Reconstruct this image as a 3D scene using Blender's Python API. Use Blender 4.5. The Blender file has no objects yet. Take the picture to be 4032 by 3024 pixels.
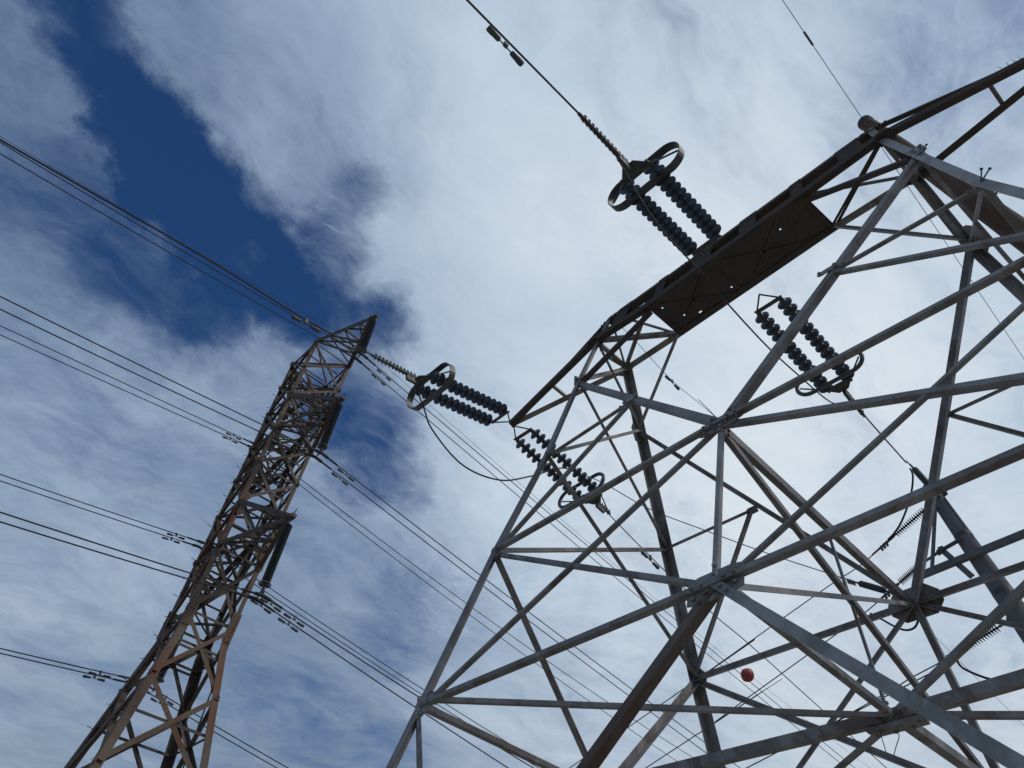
import bpy, bmesh, math, random
from mathutils import Vector, Matrix

# ------------------------------------------------------------------ camera, sky, sun
sc = bpy.context.scene
col = sc.collection
V = Vector
cam_d = bpy.data.cameras.new("camera"); cam = bpy.data.objects.new("camera", cam_d); col.objects.link(cam)
cam_d.sensor_width = 36.0; cam_d.lens = 24.1044; cam_d.clip_start = 0.05; cam_d.clip_end = 5000
cam.matrix_world = Matrix([[0.703217, 0.504522, 0.500942, 2.282789], [0.707962, -0.561697, -0.428119, -7.06651], [0.065382, 0.655708, -0.752178, 1.6], [0.0, 0.0, 0.0, 1.0]])
sc.camera = cam
sc.view_settings.view_transform = 'Standard'; sc.view_settings.look = 'None'
sc.view_settings.exposure = 0.0; sc.view_settings.gamma = 1.0

SUN_DIR = V((0.62, 0.30, 0.72)).normalized()
sun_d = bpy.data.lights.new("sun", 'SUN'); sun_d.energy = 1.35; sun_d.angle = math.radians(10); sun_d.color = (1.0, 0.93, 0.84)
sun = bpy.data.objects.new("sun", sun_d); col.objects.link(sun)
sun.rotation_euler = (-SUN_DIR).to_track_quat('-Z', 'Y').to_euler()

world = bpy.data.worlds.new("World"); sc.world = world; world.use_nodes = True
nt = world.node_tree; nt.nodes.clear()
class G:
    """small helper for building shader node graphs"""
    def __init__(s, tree): s.t = tree
    def n(s, typ, **kw):
        nd = s.t.nodes.new(typ)
        for k, v in kw.items(): setattr(nd, k, v)
        return nd
    def put(s, sock, val):
        if isinstance(val, bpy.types.NodeSocket): s.t.links.new(val, sock)
        elif val is not None: sock.default_value = val
    def math(s, op, a, b=None, c=None, clamp=False):
        nd = s.n('ShaderNodeMath', operation=op, use_clamp=clamp)
        for i, v in enumerate((a, b, c)): s.put(nd.inputs[i], v)
        return nd.outputs[0]
    def vec(s, op, a, b=None, scale=None):
        nd = s.n('ShaderNodeVectorMath', operation=op)
        s.put(nd.inputs[0], a); s.put(nd.inputs[1], b)
        if scale is not None: s.put(nd.inputs[3], scale)
        return nd.outputs[1] if op in ('DOT_PRODUCT', 'LENGTH', 'DISTANCE') else nd.outputs[0]
    def noise(s, vec, scale, detail=6, rough=.55, dist=0, lac=2.0):
        nd = s.n('ShaderNodeTexNoise'); s.put(nd.inputs['Vector'], vec)
        nd.inputs['Scale'].default_value = scale; nd.inputs['Detail'].default_value = detail
        nd.inputs['Roughness'].default_value = rough; nd.inputs['Distortion'].default_value = dist
        nd.inputs['Lacunarity'].default_value = lac
        return nd.outputs
    def rng(s, v, a, b, c=0., d=1., smooth=True):
        nd = s.n('ShaderNodeMapRange'); nd.interpolation_type = 'SMOOTHSTEP' if smooth else 'LINEAR'
        s.put(nd.inputs[0], v)
        for i, q in enumerate((a, b, c, d)): nd.inputs[i+1].default_value = q
        return nd.outputs[0]
    def mix(s, f, a, b):
        nd = s.n('ShaderNodeMix', data_type='RGBA'); s.put(nd.inputs[0], f)
        s.put(nd.inputs[6], a); s.put(nd.inputs[7], b); return nd.outputs[2]

def build_sky():
    g = G(nt)
    geo = g.n('ShaderNodeTexCoord'); d = g.vec('NORMALIZE', geo.outputs['Generated'])
    sky = g.n('ShaderNodeTexSky'); sky.sky_type = 'NISHITA'; sky.sun_disc = False
    sky.sun_elevation = math.asin(SUN_DIR.z); sky.sun_rotation = math.atan2(SUN_DIR.x, SUN_DIR.y)
    sky.air_density = 1.0; sky.dust_density = .4; sky.ozone_density = 3.0
    blue = g.vec('MULTIPLY', sky.outputs[0], (.22, .44, .70))
    # cloud deck coordinates: direction projected on a plane overhead
    sep = g.n('ShaderNodeSeparateXYZ'); g.put(sep.inputs[0], d)
    zz = g.math('MAXIMUM', g.math('ADD', sep.outputs[2], .12), .06)
    comb = g.n('ShaderNodeCombineXYZ')
    g.put(comb.inputs[0], g.math('DIVIDE', sep.outputs[0], zz)); g.put(comb.inputs[1], g.math('DIVIDE', sep.outputs[1], zz))
    p = comb.outputs[0]
    warp = g.vec('SUBTRACT', g.noise(p, 2.2, 4)[1], (.5, .5, .5))
    pw = g.vec('ADD', p, g.vec('SCALE', warp, None, .35))
    rot = g.n('ShaderNodeMapping'); g.put(rot.inputs[0], pw)
    rot.inputs['Rotation'].default_value = (0, 0, math.radians(-12)); rot.inputs['Scale'].default_value = (1.5, .8, 1)
    q = rot.outputs[0]
    big = g.noise(q, 1.5, 5, .55)[0]
    fine = g.noise(q, 4.2, 10, .66, .15)[0]
    wisp = g.noise(q, 9.0, 10, .70, .1)[0]
    # broad openings in the cloud deck
    dw = g.vec('NORMALIZE', g.vec('ADD', d, g.vec('SCALE', g.vec('SUBTRACT', g.noise(p, 3.0, 7, .66)[1], (.5, .5, .5)), None, .2)))
    def lobes(items, op='ADD'):
        tot = None
        for c, r, w in items:
            v = g.rng(g.vec('DOT_PRODUCT', dw, c), math.cos(r*1.3), 1.0 - (1 - math.cos(r)) * .02, 0, w)
            tot = v if tot is None else g.math(op if w > 0 else 'ADD', tot, v)
        return tot
    hole = g.math('ADD', lobes(HOLES, 'MAXIMUM'), lobes(VEILS))
    dens = g.math('ADD', g.math('MULTIPLY', g.math('SUBTRACT', big, .5), 1.1), g.math('MULTIPLY', g.math('SUBTRACT', fine, .5), 1.5))
    dens = g.math('ADD', dens, g.math('MULTIPLY', g.math('SUBTRACT', wisp, .5), 1.1))
    dens = g.math('SUBTRACT', g.math('ADD', dens, .74), hole)
    a = g.rng(dens, -.62, 1.0, .0, 1.0)
    # a faint broken vapour trail
    A, B = V(TRAIL[0]), V(TRAIL[1]); nrm = A.cross(B).normalized(); mid = (A + B).normalized()
    across = g.math('ABSOLUTE', g.vec('DOT_PRODUCT', g.vec('ADD', d, g.vec('SCALE', warp, None, .012)), nrm))
    tr = g.math('MULTIPLY', g.rng(across, .0, .0045, 1, 0), g.rng(g.vec('DOT_PRODUCT', d, mid), A.dot(mid), 1 - (1 - A.dot(mid)) * .3, 0, 1))
    tr = g.math('MULTIPLY', tr, g.rng(wisp, .38, .6, .15, .75))
    a = g.math('MAXIMUM', a, tr)
    # cloud brightness: thin lit cloud towards the sun, thicker grey elsewhere
    lit = lobes(BRIGHT)
    grey = lobes(GREY)
    lum = g.math('ADD', g.math('ADD', .31, lit), g.math('ADD', g.math('MULTIPLY', g.math('SUBTRACT', g.noise(q, 2.4, 9, .62, .05)[0], .5), .46), g.math('MULTIPLY', g.math('SUBTRACT', wisp, .5), .07)))
    lum = g.math('MAXIMUM', g.math('SUBTRACT', lum, grey), .12)
    cr = g.n('ShaderNodeValToRGB'); g.put(cr.inputs[0], lum)
    el = cr.color_ramp.elements; el[0].position = .1; el[0].color = (.07, .13, .26, 1); el[1].position = .85; el[1].color = (.76, .82, .87, 1)
    for pos, c in ((.28, (.19, .27, .40, 1)), (.45, (.325, .425, .565, 1)), (.62, (.50, .605, .725, 1))):
        e = el.new(pos); e.color = c
    warm = g.rng(sep.outputs[2], .18, .62, 1, 0)
    ccol = g.mix(g.math('MULTIPLY', warm, .4), cr.outputs[0], g.vec('MULTIPLY', cr.outputs[0], (1.12, 1.0, .86)))
    bgs = g.n('ShaderNodeBackground'); g.put(bgs.inputs[0], blue); bgs.inputs[1].default_value = .1
    bgc = g.n('ShaderNodeBackground'); g.put(bgc.inputs[0], ccol); bgc.inputs[1].default_value = 1.0
    ms = g.n('ShaderNodeMixShader'); g.put(ms.inputs[0], a)
    nt.links.new(bgs.outputs[0], ms.inputs[1]); nt.links.new(bgc.outputs[0], ms.inputs[2])
    out = g.n('ShaderNodeOutputWorld'); nt.links.new(ms.outputs[0], out.inputs[0])

HOLES = [((-0.513, -0.284, 0.81), 0.056, 0.8), ((-0.536, -0.243, 0.808), 0.059, 1.0), ((-0.56, -0.198, 0.804), 0.056, 1.15), ((-0.584, -0.15, 0.798), 0.058, 1.2), ((-0.604, -0.101, 0.791), 0.061, 1.3), ((-0.617, -0.057, 0.785), 0.07, 1.35), ((-0.624, -0.009, 0.781), 0.076, 1.4), ((-0.626, 0.049, 0.778), 0.078, 1.4), ((-0.623, 0.103, 0.775), 0.075, 1.3), ((-0.617, 0.162, 0.77), 0.069, 1.05), ((-0.575, 0.12, 0.809), 0.062, 0.65), ((-0.485, 0.113, 0.867), 0.05, 0.45), ((-0.52, 0.121, 0.845), 0.059, 0.6), ((-0.557, 0.127, 0.821), 0.062, 0.75), ((-0.591, 0.135, 0.795), 0.062, 0.85), ((-0.591, 0.222, 0.775), 0.075, 0.9), ((-0.666, 0.28, 0.692), 0.087, 0.95), ((-0.68, 0.33, 0.655), 0.069, 0.8), ((-0.665, 0.371, 0.648), 0.056, 0.45), ((-0.692, 0.208, 0.691), 0.094, 0.3), ((-0.701, -0.148, 0.697), 0.087, 0.4), ((-0.711, -0.098, 0.696), 0.087, 0.45), ((-0.694, -0.026, 0.719), 0.1, 0.8), ((-0.674, 0.048, 0.737), 0.094, 0.85), ((-0.651, -0.122, 0.749), 0.069, 0.5), ((-0.708, 0.046, 0.705), 0.087, 0.45), ((-0.746, 0.481, 0.461), 0.069, 0.5), ((-0.711, 0.503, 0.492), 0.056, 0.35), ((-0.821, 0.434, 0.371), 0.075, 0.34), ((-0.779, 0.532, 0.331), 0.069, 0.3), ((0.104, 0.515, 0.851), 0.119, 0.36), ((0.189, 0.486, 0.854), 0.106, 0.28), ((-0.782, -0.068, 0.62), 0.081, 0.3), ((-0.177, 0.712, 0.68), 0.094, 0.2), ((-0.783, 0.013, 0.622), 0.106, 0.25), ((-0.586, -0.012, 0.81), 0.028, -0.2), ((-0.625, 0.037, 0.78), 0.031, -0.45), ((-0.62, -0.136, 0.773), 0.037, -0.1)]
VEILS = [((-0.694, -0.074, 0.716), 0.312, 0.08), ((-0.613, -0.097, 0.784), 0.263, 0.2), ((-0.626, 0.067, 0.777), 0.2, 0.1), ((-0.623, -0.227, 0.749), 0.156, 0.1), ((-0.225, 0.506, 0.833), 0.406, -0.22), ((-0.241, 0.837, 0.491), 0.375, -0.12)]
BRIGHT = [((-0.185, 0.362, 0.914), 0.594, 0.215), ((-0.155, 0.278, 0.948), 0.263, 0.08), ((-0.202, 0.804, 0.559), 0.625, 0.22), ((-0.312, 0.86, 0.404), 0.438, 0.1), ((-0.842, -0.006, 0.54), 0.25, 0.05), ((-0.937, 0.134, 0.321), 0.188, 0.07), ((-0.832, 0.072, 0.55), 0.25, 0.05)]
GREY = [((-0.544, -0.303, 0.783), 0.438, 0.06), ((-0.916, 0.268, 0.3), 0.312, 0.02), ((0.128, 0.509, 0.851), 0.219, 0.05), ((-0.569, 0.164, 0.806), 0.375, 0.02)]
TRAIL = [(-0.545, 0.053, 0.836), (-0.521, 0.195, 0.831)]
build_sky()

# ------------------------------------------------------------------ materials
def material(name, base, spots=None, rust=None, scale=6., rough=.6, metal=0., bump=.15, spec=.3, streak=1.0):
    m = bpy.data.materials.new(name); m.use_nodes = True; t = m.node_tree; g = G(t)
    bs = t.nodes['Principled BSDF']
    tc = g.n('ShaderNodeTexCoord'); mp = g.n('ShaderNodeMapping'); g.put(mp.inputs[0], tc.outputs['Object'])
    mp.inputs['Scale'].default_value = (1, 1, streak)
    c = tuple(base) + (1,)
    n1 = g.noise(mp.outputs[0], scale, 8, .62, .3)[0]
    out = g.mix(g.rng(n1, .35, .68), c, (tuple(spots) + (1,)) if spots else tuple(v * .72 for v in base) + (1,))
    if rust:
        n2 = g.noise(mp.outputs[0], scale * .55, 9, .7, .6)[0]
        out = g.mix(g.rng(n2, rust[1], rust[1] + .16, 0, rust[2]), out, tuple(rust[0]) + (1,))
    if rust:
        n4 = g.noise(mp.outputs[0], scale * 2.6, 8, .68, .8)[0]
        out = g.mix(g.rng(n4, .52, .66, 0, .55 * rust[2]), out, tuple(v * 1.15 for v in rust[0]) + (1,))
        n5 = g.noise(mp.outputs[0], scale * 1.7, 7, .65, .2)[0]
        out = g.mix(g.rng(n5, .56, .72, 0, .4), out, tuple(min(.7, v * 1.7) for v in base) + (1,))
    n3 = g.noise(tc.outputs['Object'], scale * 14, 4, .6)[0]
    out = g.mix(g.rng(n3, .3, .8, 0, .35), out, tuple(v * .5 for v in base) + (1,))
    g.put(bs.inputs['Base Color'], out)
    g.put(bs.inputs['Roughness'], g.rng(n1, .2, .8, rough - .12, rough + .15, False)); bs.inputs['Metallic'].default_value = metal
    bs.inputs['Specular IOR Level'].default_value = spec
    if bump:
        b = g.n('ShaderNodeBump'); b.inputs['Strength'].default_value = bump; b.inputs['Distance'].default_value = .01
        g.put(b.inputs['Height'], g.noise(tc.outputs['Object'], scale * 6, 6, .6)[0]); g.put(bs.inputs['Normal'], b.outputs[0])
    return m
M = dict(
    steel=material('weathered_steel', (.185, .18, .177), (.31, .305, .30), ((.12, .082, .066), .47, .8), 3.6, .55, .15, .2, .4, .5),
    steel_light=material('lit_galvanised_steel', (.34, .335, .32), (.20, .20, .19), ((.12, .08, .06), .55, .6), 4., .5, .2, .15, .45, .5),  # paler copy of the steel; brightness of lit members put into its colour
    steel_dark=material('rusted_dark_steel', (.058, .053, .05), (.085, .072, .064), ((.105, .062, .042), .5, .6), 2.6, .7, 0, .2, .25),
    steel_brown=material('brown_weathered_steel', (.125, .098, .08), (.17, .15, .13), ((.10, .058, .038), .47, .8), 2.8, .6, .05, .2, .3, .5),
    tan=material('lit_tan_weathered_steel', (.105, .077, .057), (.15, .115, .088), ((.145, .055, .026), .46, .9), 1.1, .65, .05, .1, .3, .5),  # far tower's sunlit side, warm light put into the colour
    tan_dark=material('shaded_weathered_steel', (.075, .066, .062), (.12, .10, .085), ((.09, .05, .034), .52, .7), .9, .65, .05, .1, .3),  # darker copy: shade painted on far-side legs and faces, also struts and arms
    porcelain=material('dark_glazed_porcelain', (.06, .072, .09), (.04, .048, .062), ((.085, .075, .06), .6, .5), 9., .4, 0, 0, .5),
    polymer=material('grey_polymer', (.045, .055, .065), None, None, 4., .5, 0, 0),
    fitting=material('dull_forged_fitting', (.075, .08, .085), (.11, .11, .11), ((.09, .06, .045), .6, .5), 9., .55, .2, .1),
    ringm=material('dull_aluminium_ring', (.085, .09, .098), (.12, .12, .125), None, 5., .45, .4, .05),
    wire=material('weathered_conductor', (.03, .034, .042), (.05, .05, .055), None, 5., .6, .1, 0),
    cable=material('black_jumper_cable', (.03, .03, .035), None, None, 5., .6, 0, 0),
    wood=material('weathered_pole_wood', (.13, .085, .065), (.18, .125, .1), ((.08, .05, .038), .5, .7), 5., .85, 0, .4, .15, .12),
    pole_grey=material('grey_weathered_pole_wood', (.14, .15, .16), (.20, .205, .21), ((.085, .07, .06), .55, .6), 5., .85, 0, .4, .15, .12),
    ball=material('faded_red_plastic', (.33, .04, .032), (.42, .085, .06), ((.25, .045, .04), .5, .6), 3., .45, 0, 0, .4),
    ground=material('paled_bounce_ground', (.34, .31, .27), (.25, .23, .19), ((.40, .37, .32), .5, .7), .5, .95, 0, .6, .1),  # unseen ground, made paler to bounce light up onto the steel
)

# ------------------------------------------------------------------ scene helpers
def tag(o, label=None, cat=None, group=None, kind=None):
    if label: o['label'] = label
    if cat: o['category'] = cat
    if group: o['group'] = group
    if kind: o['kind'] = kind
    return o
def thing(name, loc, label, cat, group=None):
    o = bpy.data.objects.new(name, None); o.empty_display_size = .2; o.location = loc; col.objects.link(o)
    return tag(o, label, cat, group)
def org(o):
    w = V(o.location)
    while o.parent: o = o.parent; w += V(o.location)
    return w
def obj(name, bm, m, parent=None, loc=None, smooth=False):
    """bm is in world coordinates; the object's origin goes to loc (or its parent's origin)"""
    o = bpy.data.objects.new(name, bpy.data.meshes.new(name))
    base = org(parent) if parent else V((0, 0, 0))
    at = V(loc) if loc is not None else (base if parent else V((0, 0, 0)))
    bmesh.ops.translate(bm, vec=-at, verts=bm.verts)
    bmesh.ops.recalc_face_normals(bm, faces=bm.faces)
    bm.to_mesh(o.data); bm.free()
    if smooth:
        for f in o.data.polygons: f.use_smooth = True
    o.data.materials.append(M[m]); o.parent = parent; o.location = at - base if parent else at
    col.objects.link(o); return o
BM = bmesh.new
def frame(a, n):
    a = V(a).normalized(); n = V(n); n = n - a * n.dot(a)
    if n.length < 1e-6: n = a.orthogonal()
    n.normalize(); return a, n, a.cross(n)
def add_sweep(bm, pts, prof, n, s=None):
    """sweep a closed 2D profile [(u,v)..] along pts, u along s, v along n, caps at both ends"""
    pts = [V(p) for p in pts]; rings = []
    for i, p in enumerate(pts):
        a = (pts[min(i+1, len(pts)-1)] - pts[max(i-1, 0)])
        ax, nn, ss = frame(a, n)
        if s is not None: ss = V(s) - ax * V(s).dot(ax); ss.normalize(); nn = V(n) - ax * V(n).dot(ax); nn.normalize()
        rings.append([bm.verts.new(p + ss * u + nn * v) for u, v in prof])
    k = len(prof)
    for r0, r1 in zip(rings, rings[1:]):
        for j in range(k): bm.faces.new((r0[j], r0[(j+1) % k], r1[(j+1) % k], r1[j]))
    bm.faces.new(rings[0][::-1]); bm.faces.new(rings[-1])
def Lprof(w, t, cx=True, off=0.):
    e = w / 2 if cx else 0.
    return [(-e, off), (w - e, off), (w - e, off - t), (t - e, off - t), (t - e, off - w), (-e, off - w)]
def add_cyl(bm, p, q, r0, r1=None, seg=10):
    r1 = r0 if r1 is None else r1; p, q = V(p), V(q); a, n, s = frame(q - p, (q - p).orthogonal())
    A = [bm.verts.new(p + (n * math.cos(x) + s * math.sin(x)) * r0) for x in [2*math.pi*i/seg for i in range(seg)]]
    B = [bm.verts.new(q + (n * math.cos(x) + s * math.sin(x)) * r1) for x in [2*math.pi*i/seg for i in range(seg)]]
    for i in range(seg): bm.faces.new((A[i], A[(i+1) % seg], B[(i+1) % seg], B[i]))
    bm.faces.new(A[::-1]); bm.faces.new(B)
def smooth_path(pts, per=8):
    P = [V(p) for p in pts]; out = []
    for i in range(len(P)-1):
        p0 = P[i-1] if i else P[i] * 2 - P[i+1]; p1, p2 = P[i], P[i+1]; p3 = P[i+2] if i+2 < len(P) else P[i+1] * 2 - P[i]
        for k in range(per):
            t = k / per
            out.append(.5 * ((2*p1) + (p2-p0)*t + (2*p0-5*p1+4*p2-p3)*t*t + (3*p1-p0-3*p2+p3)*t**3))
    out.append(P[-1]); return out
def add_tube(bm, pts, r, seg=8):
    prof = [(r*math.cos(2*math.pi*i/seg), r*math.sin(2*math.pi*i/seg)) for i in range(seg)]
    a = V(pts[-1]) - V(pts[0]); n = V((0, 0, 1)) if abs(a.normalized().z) < .95 else V((1, 0, 0))
    add_sweep(bm, pts, prof, n)
def add_lathe(bm, p, axis, prof, seg=18):
    """prof: list of (radius, distance along axis)"""
    p = V(p); a, n, s = frame(axis, V(axis).orthogonal()); rings = []
    for r, h in prof:
        if r < 1e-5: rings.append([bm.verts.new(p + a*h)])
        else: rings.append([bm.verts.new(p + a*h + (n*math.cos(2*math.pi*i/seg) + s*math.sin(2*math.pi*i/seg))*r) for i in range(seg)])
    for A, B in zip(rings, rings[1:]):
        for i in range(seg):
            j = (i+1) % seg
            if len(A) == 1 and len(B) == 1: continue
            if len(A) == 1: bm.faces.new((A[0], B[j], B[i]))
            elif len(B) == 1: bm.faces.new((A[i], A[j], B[0]))
            else: bm.faces.new((A[i], A[j], B[j], B[i]))
def add_box(bm, c, u, v, w, hu, hv, hw):
    c, u, v, w = V(c), V(u).normalized(), V(v).normalized(), V(w).normalized()
    vs = [bm.verts.new(c + u*hu*i + v*hv*j + w*hw*k) for i in (-1, 1) for j in (-1, 1) for k in (-1, 1)]
    for f in ((0,1,3,2), (4,6,7,5), (0,4,5,1), (2,3,7,6), (0,2,6,4), (1,5,7,3)): bm.faces.new([vs[i] for i in f])
def add_plate(bm, poly, n, t):
    n = V(n).normalized(); A = [bm.verts.new(V(p) + n*t/2) for p in poly]; B = [bm.verts.new(V(p) - n*t/2) for p in poly]
    bm.faces.new(A); bm.faces.new(B[::-1])
    for i in range(len(A)): bm.faces.new((A[i], B[i], B[(i+1) % len(A)], A[(i+1) % len(A)]))
def add_bolt(bm, p, n, r=.018, h=.02):
    n = V(n).normalized(); add_cyl(bm, V(p) - n*.002, V(p) + n*h, r, r, 6)

# ------------------------------------------------------------------ ground
bm = BM(); N_ = 60; rnd = random.Random(3)
gv = [[bm.verts.new(((i/N_-.5)*3000, (j/N_-.5)*3000, -0.02 + .02*rnd.random())) for j in range(N_+1)] for i in range(N_+1)]
for i in range(N_):
    for j in range(N_): bm.faces.new((gv[i][j], gv[i+1][j], gv[i+1][j+1], gv[i][j+1]))
tag(obj('ground', bm, 'ground'), kind='structure')

# ------------------------------------------------------------------ near lattice tower
N = {k: V(v) for k, v in {'L0': (-3.935, -4.297, 0.1), 'R0': (3.935, -4.297, 0.1), 'BL0': (-3.935, 4.297, 0.1), 'BR0': (3.935, 4.297, 0.1), 'L1': (-3.578, -2.906, 4.656), 'L2': (-3.431, -2.239, 6.839), 'L3': (-3.091, -0.956, 11.04), 'C1': (-0.011, -2.914, 4.63), 'C2': (0.008, -2.213, 6.924), 'R1': (3.578, -2.906, 4.656), 'R2': (3.58, -2.266, 6.749), 'R3': (3.097, -0.951, 11.055), 'L4': (-3.014, -0.459, 12.604), 'R4': (2.965, -0.5, 12.604), 'BL4': (-3.006, 0.493, 12.604), 'BR4': (3.073, 0.462, 12.604), 'L5': (-2.661, -0.48, 13.06), 'R5': (2.927, -0.48, 13.139), 'U5': (-0.652, -0.48, 13.072), 'NL': (-3.127, 0.907, 11.198), 'NR': (3.07, 0.939, 11.094), 'BL2': (-3.47, 2.229, 6.871), 'BC2': (0.031, 2.229, 6.872), 'BR2': (3.47, 2.229, 6.871), 'BL1': (-3.578, 2.906, 4.656), 'BR1': (3.578, 2.906, 4.656), 'BC1': (0.0, 2.906, 4.656), 'M1': (-0.057, 0.173, 4.65), 'ML': (-3.595, 0.0, 4.65), 'MR': (3.595, 0.0, 4.65), 'LM': (-3.154, -1.651, 8.763), 'RM': (3.27, -1.642, 8.793), 'K1': (-1.512, -1.617, 8.873), 'K2': (1.499, -1.571, 9.025), 'QL': (-3.313, 1.608, 8.903), 'QR': (3.313, 1.608, 8.903), 'TL': (-1.588, 1.615, 8.88), 'TR': (1.552, 1.603, 8.922), 'PFL': (-1.746, -0.407, 12.604), 'PFR': (1.568, -0.464, 12.604), 'PBL': (-1.696, 0.493, 12.604), 'PBR': (1.664, 0.413, 12.604), 'TIP': (-5.94, 0.055, 12.604), 'TIPR': (5.921, 0.061, 12.604), 'AF': (-4.474, -0.158, 12.604), 'AB': (-4.469, 0.275, 12.604), 'AFR': (4.409, -0.255, 12.604), 'ABR': (4.442, 0.271, 12.604), 'J1': (-3.11, -0.031, 12.604), 'J2': (-3.144, 0.486, 12.634), 'V': (0.019, 0.008, 6.898), 'S1': (-3.77, -2.175, 2.31), 'S2': (-2.025, -3.613, 2.34)}.items()}
near = thing('lattice_tower', (0, 0, 0), 'large grey angle steel dead end tower close overhead with plated crossarm', 'tower')
FN, BN, LN, RN = V((0, -1, .305)).normalized(), V((0, 1, .305)).normalized(), V((-1, 0, .075)).normalized(), V((1, 0, .075)).normalized()
DNZ = V((0, 0, -1))
FACE = dict(F=FN, B=BN, L=LN, R=RN, H=DNZ, X=V((1, 0, 0)), T=V((0, 0, 1)))
stack = [0]
def member(p, q, face, w, name='diagonal_brace', m='steel', parent=None, trim=.0, flip=False, t=.011, off=None, bolts=True, label=None):
    p = N[p] if isinstance(p, str) else V(p); q = N[q] if isinstance(q, str) else V(q)
    n = FACE[face] if isinstance(face, str) else face
    stack[0] += 1
    if off is None: off = -.014 - .0043 * (stack[0] % 9)
    a = (q - p).normalized(); p2, q2 = p + a*trim, q - a*trim
    bm = BM(); prof = Lprof(w, t, True, off)
    if face in ('F', 'B', 'L', 'R') and frame(a, n)[2].z < 0: flip = not flip      # outstanding flange along the lower edge
    if flip: prof = [(-u, v) for u, v in prof][::-1]
    add_sweep(bm, [p2, q2], prof, n)
    if bolts:
        ax, nn, ss = frame(a, n)
        for e, sg in ((p2, 1), (q2, -1)):
            for k in (.10, .19): add_bolt(bm, e + ax*sg*k + nn*off, nn)
    o = obj(name, bm, m, parent or near)
    if label: o['label'] = label
    return o
def leg(names, su, sv, w, t=.014, m='steel', parent=None):
    """corner leg: flanges run from the heel along su (in one face) and sv (in the other)"""
    bm = BM(); prof = [(0, 0), (w, 0), (w, t), (t, t), (t, w), (0, w)]
    pts = [N[k] if isinstance(k, str) else V(k) for k in names]
    add_sweep(bm, pts, prof, sv, su)
    return obj('leg', bm, m, parent or near)
X, Y, Z = V((1, 0, 0)), V((0, 1, 0)), V((0, 0, 1))
o = leg(['L0', 'L1', 'L2', 'LM', 'L3', 'L4', 'L5'], X, Y, .10)
o = leg(['R0', 'R1', 'R2', 'RM', 'R3', 'R4', 'R5'], -X, Y, .11, m='steel_light'); o['label'] = 'paler steel leg in a lit tone'
leg(['BL0', 'BL1', 'BL2', 'QL', 'NL', 'BL4'], X, -Y, .155)
leg(['BR0', 'BR1', 'BR2', 'QR', 'NR', 'BR4'], -X, -Y, .155)
# front face
for a, b, w in (('L1', 'C1', .057), ('C1', 'R1', .057), ('L2', 'C2', .06), ('C2', 'R2', .064)): member(a, b, 'F', w, 'horizontal_beam', off=.012, t=.013)
for a, b, w, m in (('L1', 'C2', .048, 'steel'), ('L2', 'C1', .048, 'steel'), ('C2', 'R1', .062, 'steel'), ('C1', 'R2', .038, 'steel'), ('C1', 'C2', .048, 'steel_light'), ('L3', 'C2', .09, 'steel'),
                ('R3', 'C2', .098, 'steel'), ('L2', 'K1', .052, 'steel'), ('LM', 'K1', .042, 'steel'), ('RM', 'K2', .045, 'steel'), ('K2', 'R2', .055, 'steel'), ('L3', 'PFL', .09, 'steel_dark'), ('R3', 'PFR', .08, 'steel_dark')):
    member(a, b, 'F', w, 'diagonal_brace', m)
member('C1', 'L0', 'F', .085, 'diagonal_brace', 'steel_brown', label='heavy dark brown lower brace', t=.016)
member('C1', 'R0', 'F', .078, 'diagonal_brace', 'steel_light', label='heavy pale lower brace', t=.016, flip=True, off=.0)
member('L1', 'S2', 'F', .05)
# back face
for a, b in (('BL2', 'BC2'), ('BC2', 'BR2'), ('BL1', 'BC1'), ('BC1', 'BR1')): member(a, b, 'B', .095, 'horizontal_beam', off=-.02)
for a, b, w in (('NL', 'BC2', .075), ('NR', 'BC2', .13), ('NL', 'PBL', .075), ('NR', 'PBR', .075), ('TL', 'QL', .05), ('TL', 'BL2', .085), ('TR', 'QR', .05), ('TR', 'BR2', .07),
                ('BC2', 'BL1', .07), ('BC2', 'BR1', .07), ('BC2', 'BC1', .1), ('BL2', 'BC1', .085), ('BR2', 'BC1', .06), ('BC1', 'BL0', .1), ('BC1', 'BR0', .1)):
    member(a, b, 'B', w)
# side faces
for s, Fc in (('L', 'L'), ('R', 'R')):
    g2 = {'L': ('L1', 'L2', 'L3', 'L4', 'LM', 'BL1', 'BL2', 'BL4', 'NL', 'QL', 'ML', 'L0', 'BL0'), 'R': ('R1', 'R2', 'R3', 'R4', 'RM', 'BR1', 'BR2', 'BR4', 'NR', 'QR', 'MR', 'R0', 'BR0')}[s]
    c1, c2, c3, c4, cm, b1, b2, b4, nn_, qq, mm, z0, y0 = g2
    for a, b, w in ((c3, b4, .09), (c4, nn_, .055), (c3, qq, .055), (cm, nn_, .06), (cm, b2, .07), (c2, qq, .07), (c2, mm, .1), (b2, mm, .1), (mm, z0, .09), (mm, y0, .09)):
        member(a, b, Fc, w)
    member(c1, mm, Fc, .09, 'horizontal_beam'); member(mm, b1, Fc, .09, 'horizontal_beam')
member('L1', 'S1', 'L', .055)
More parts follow.
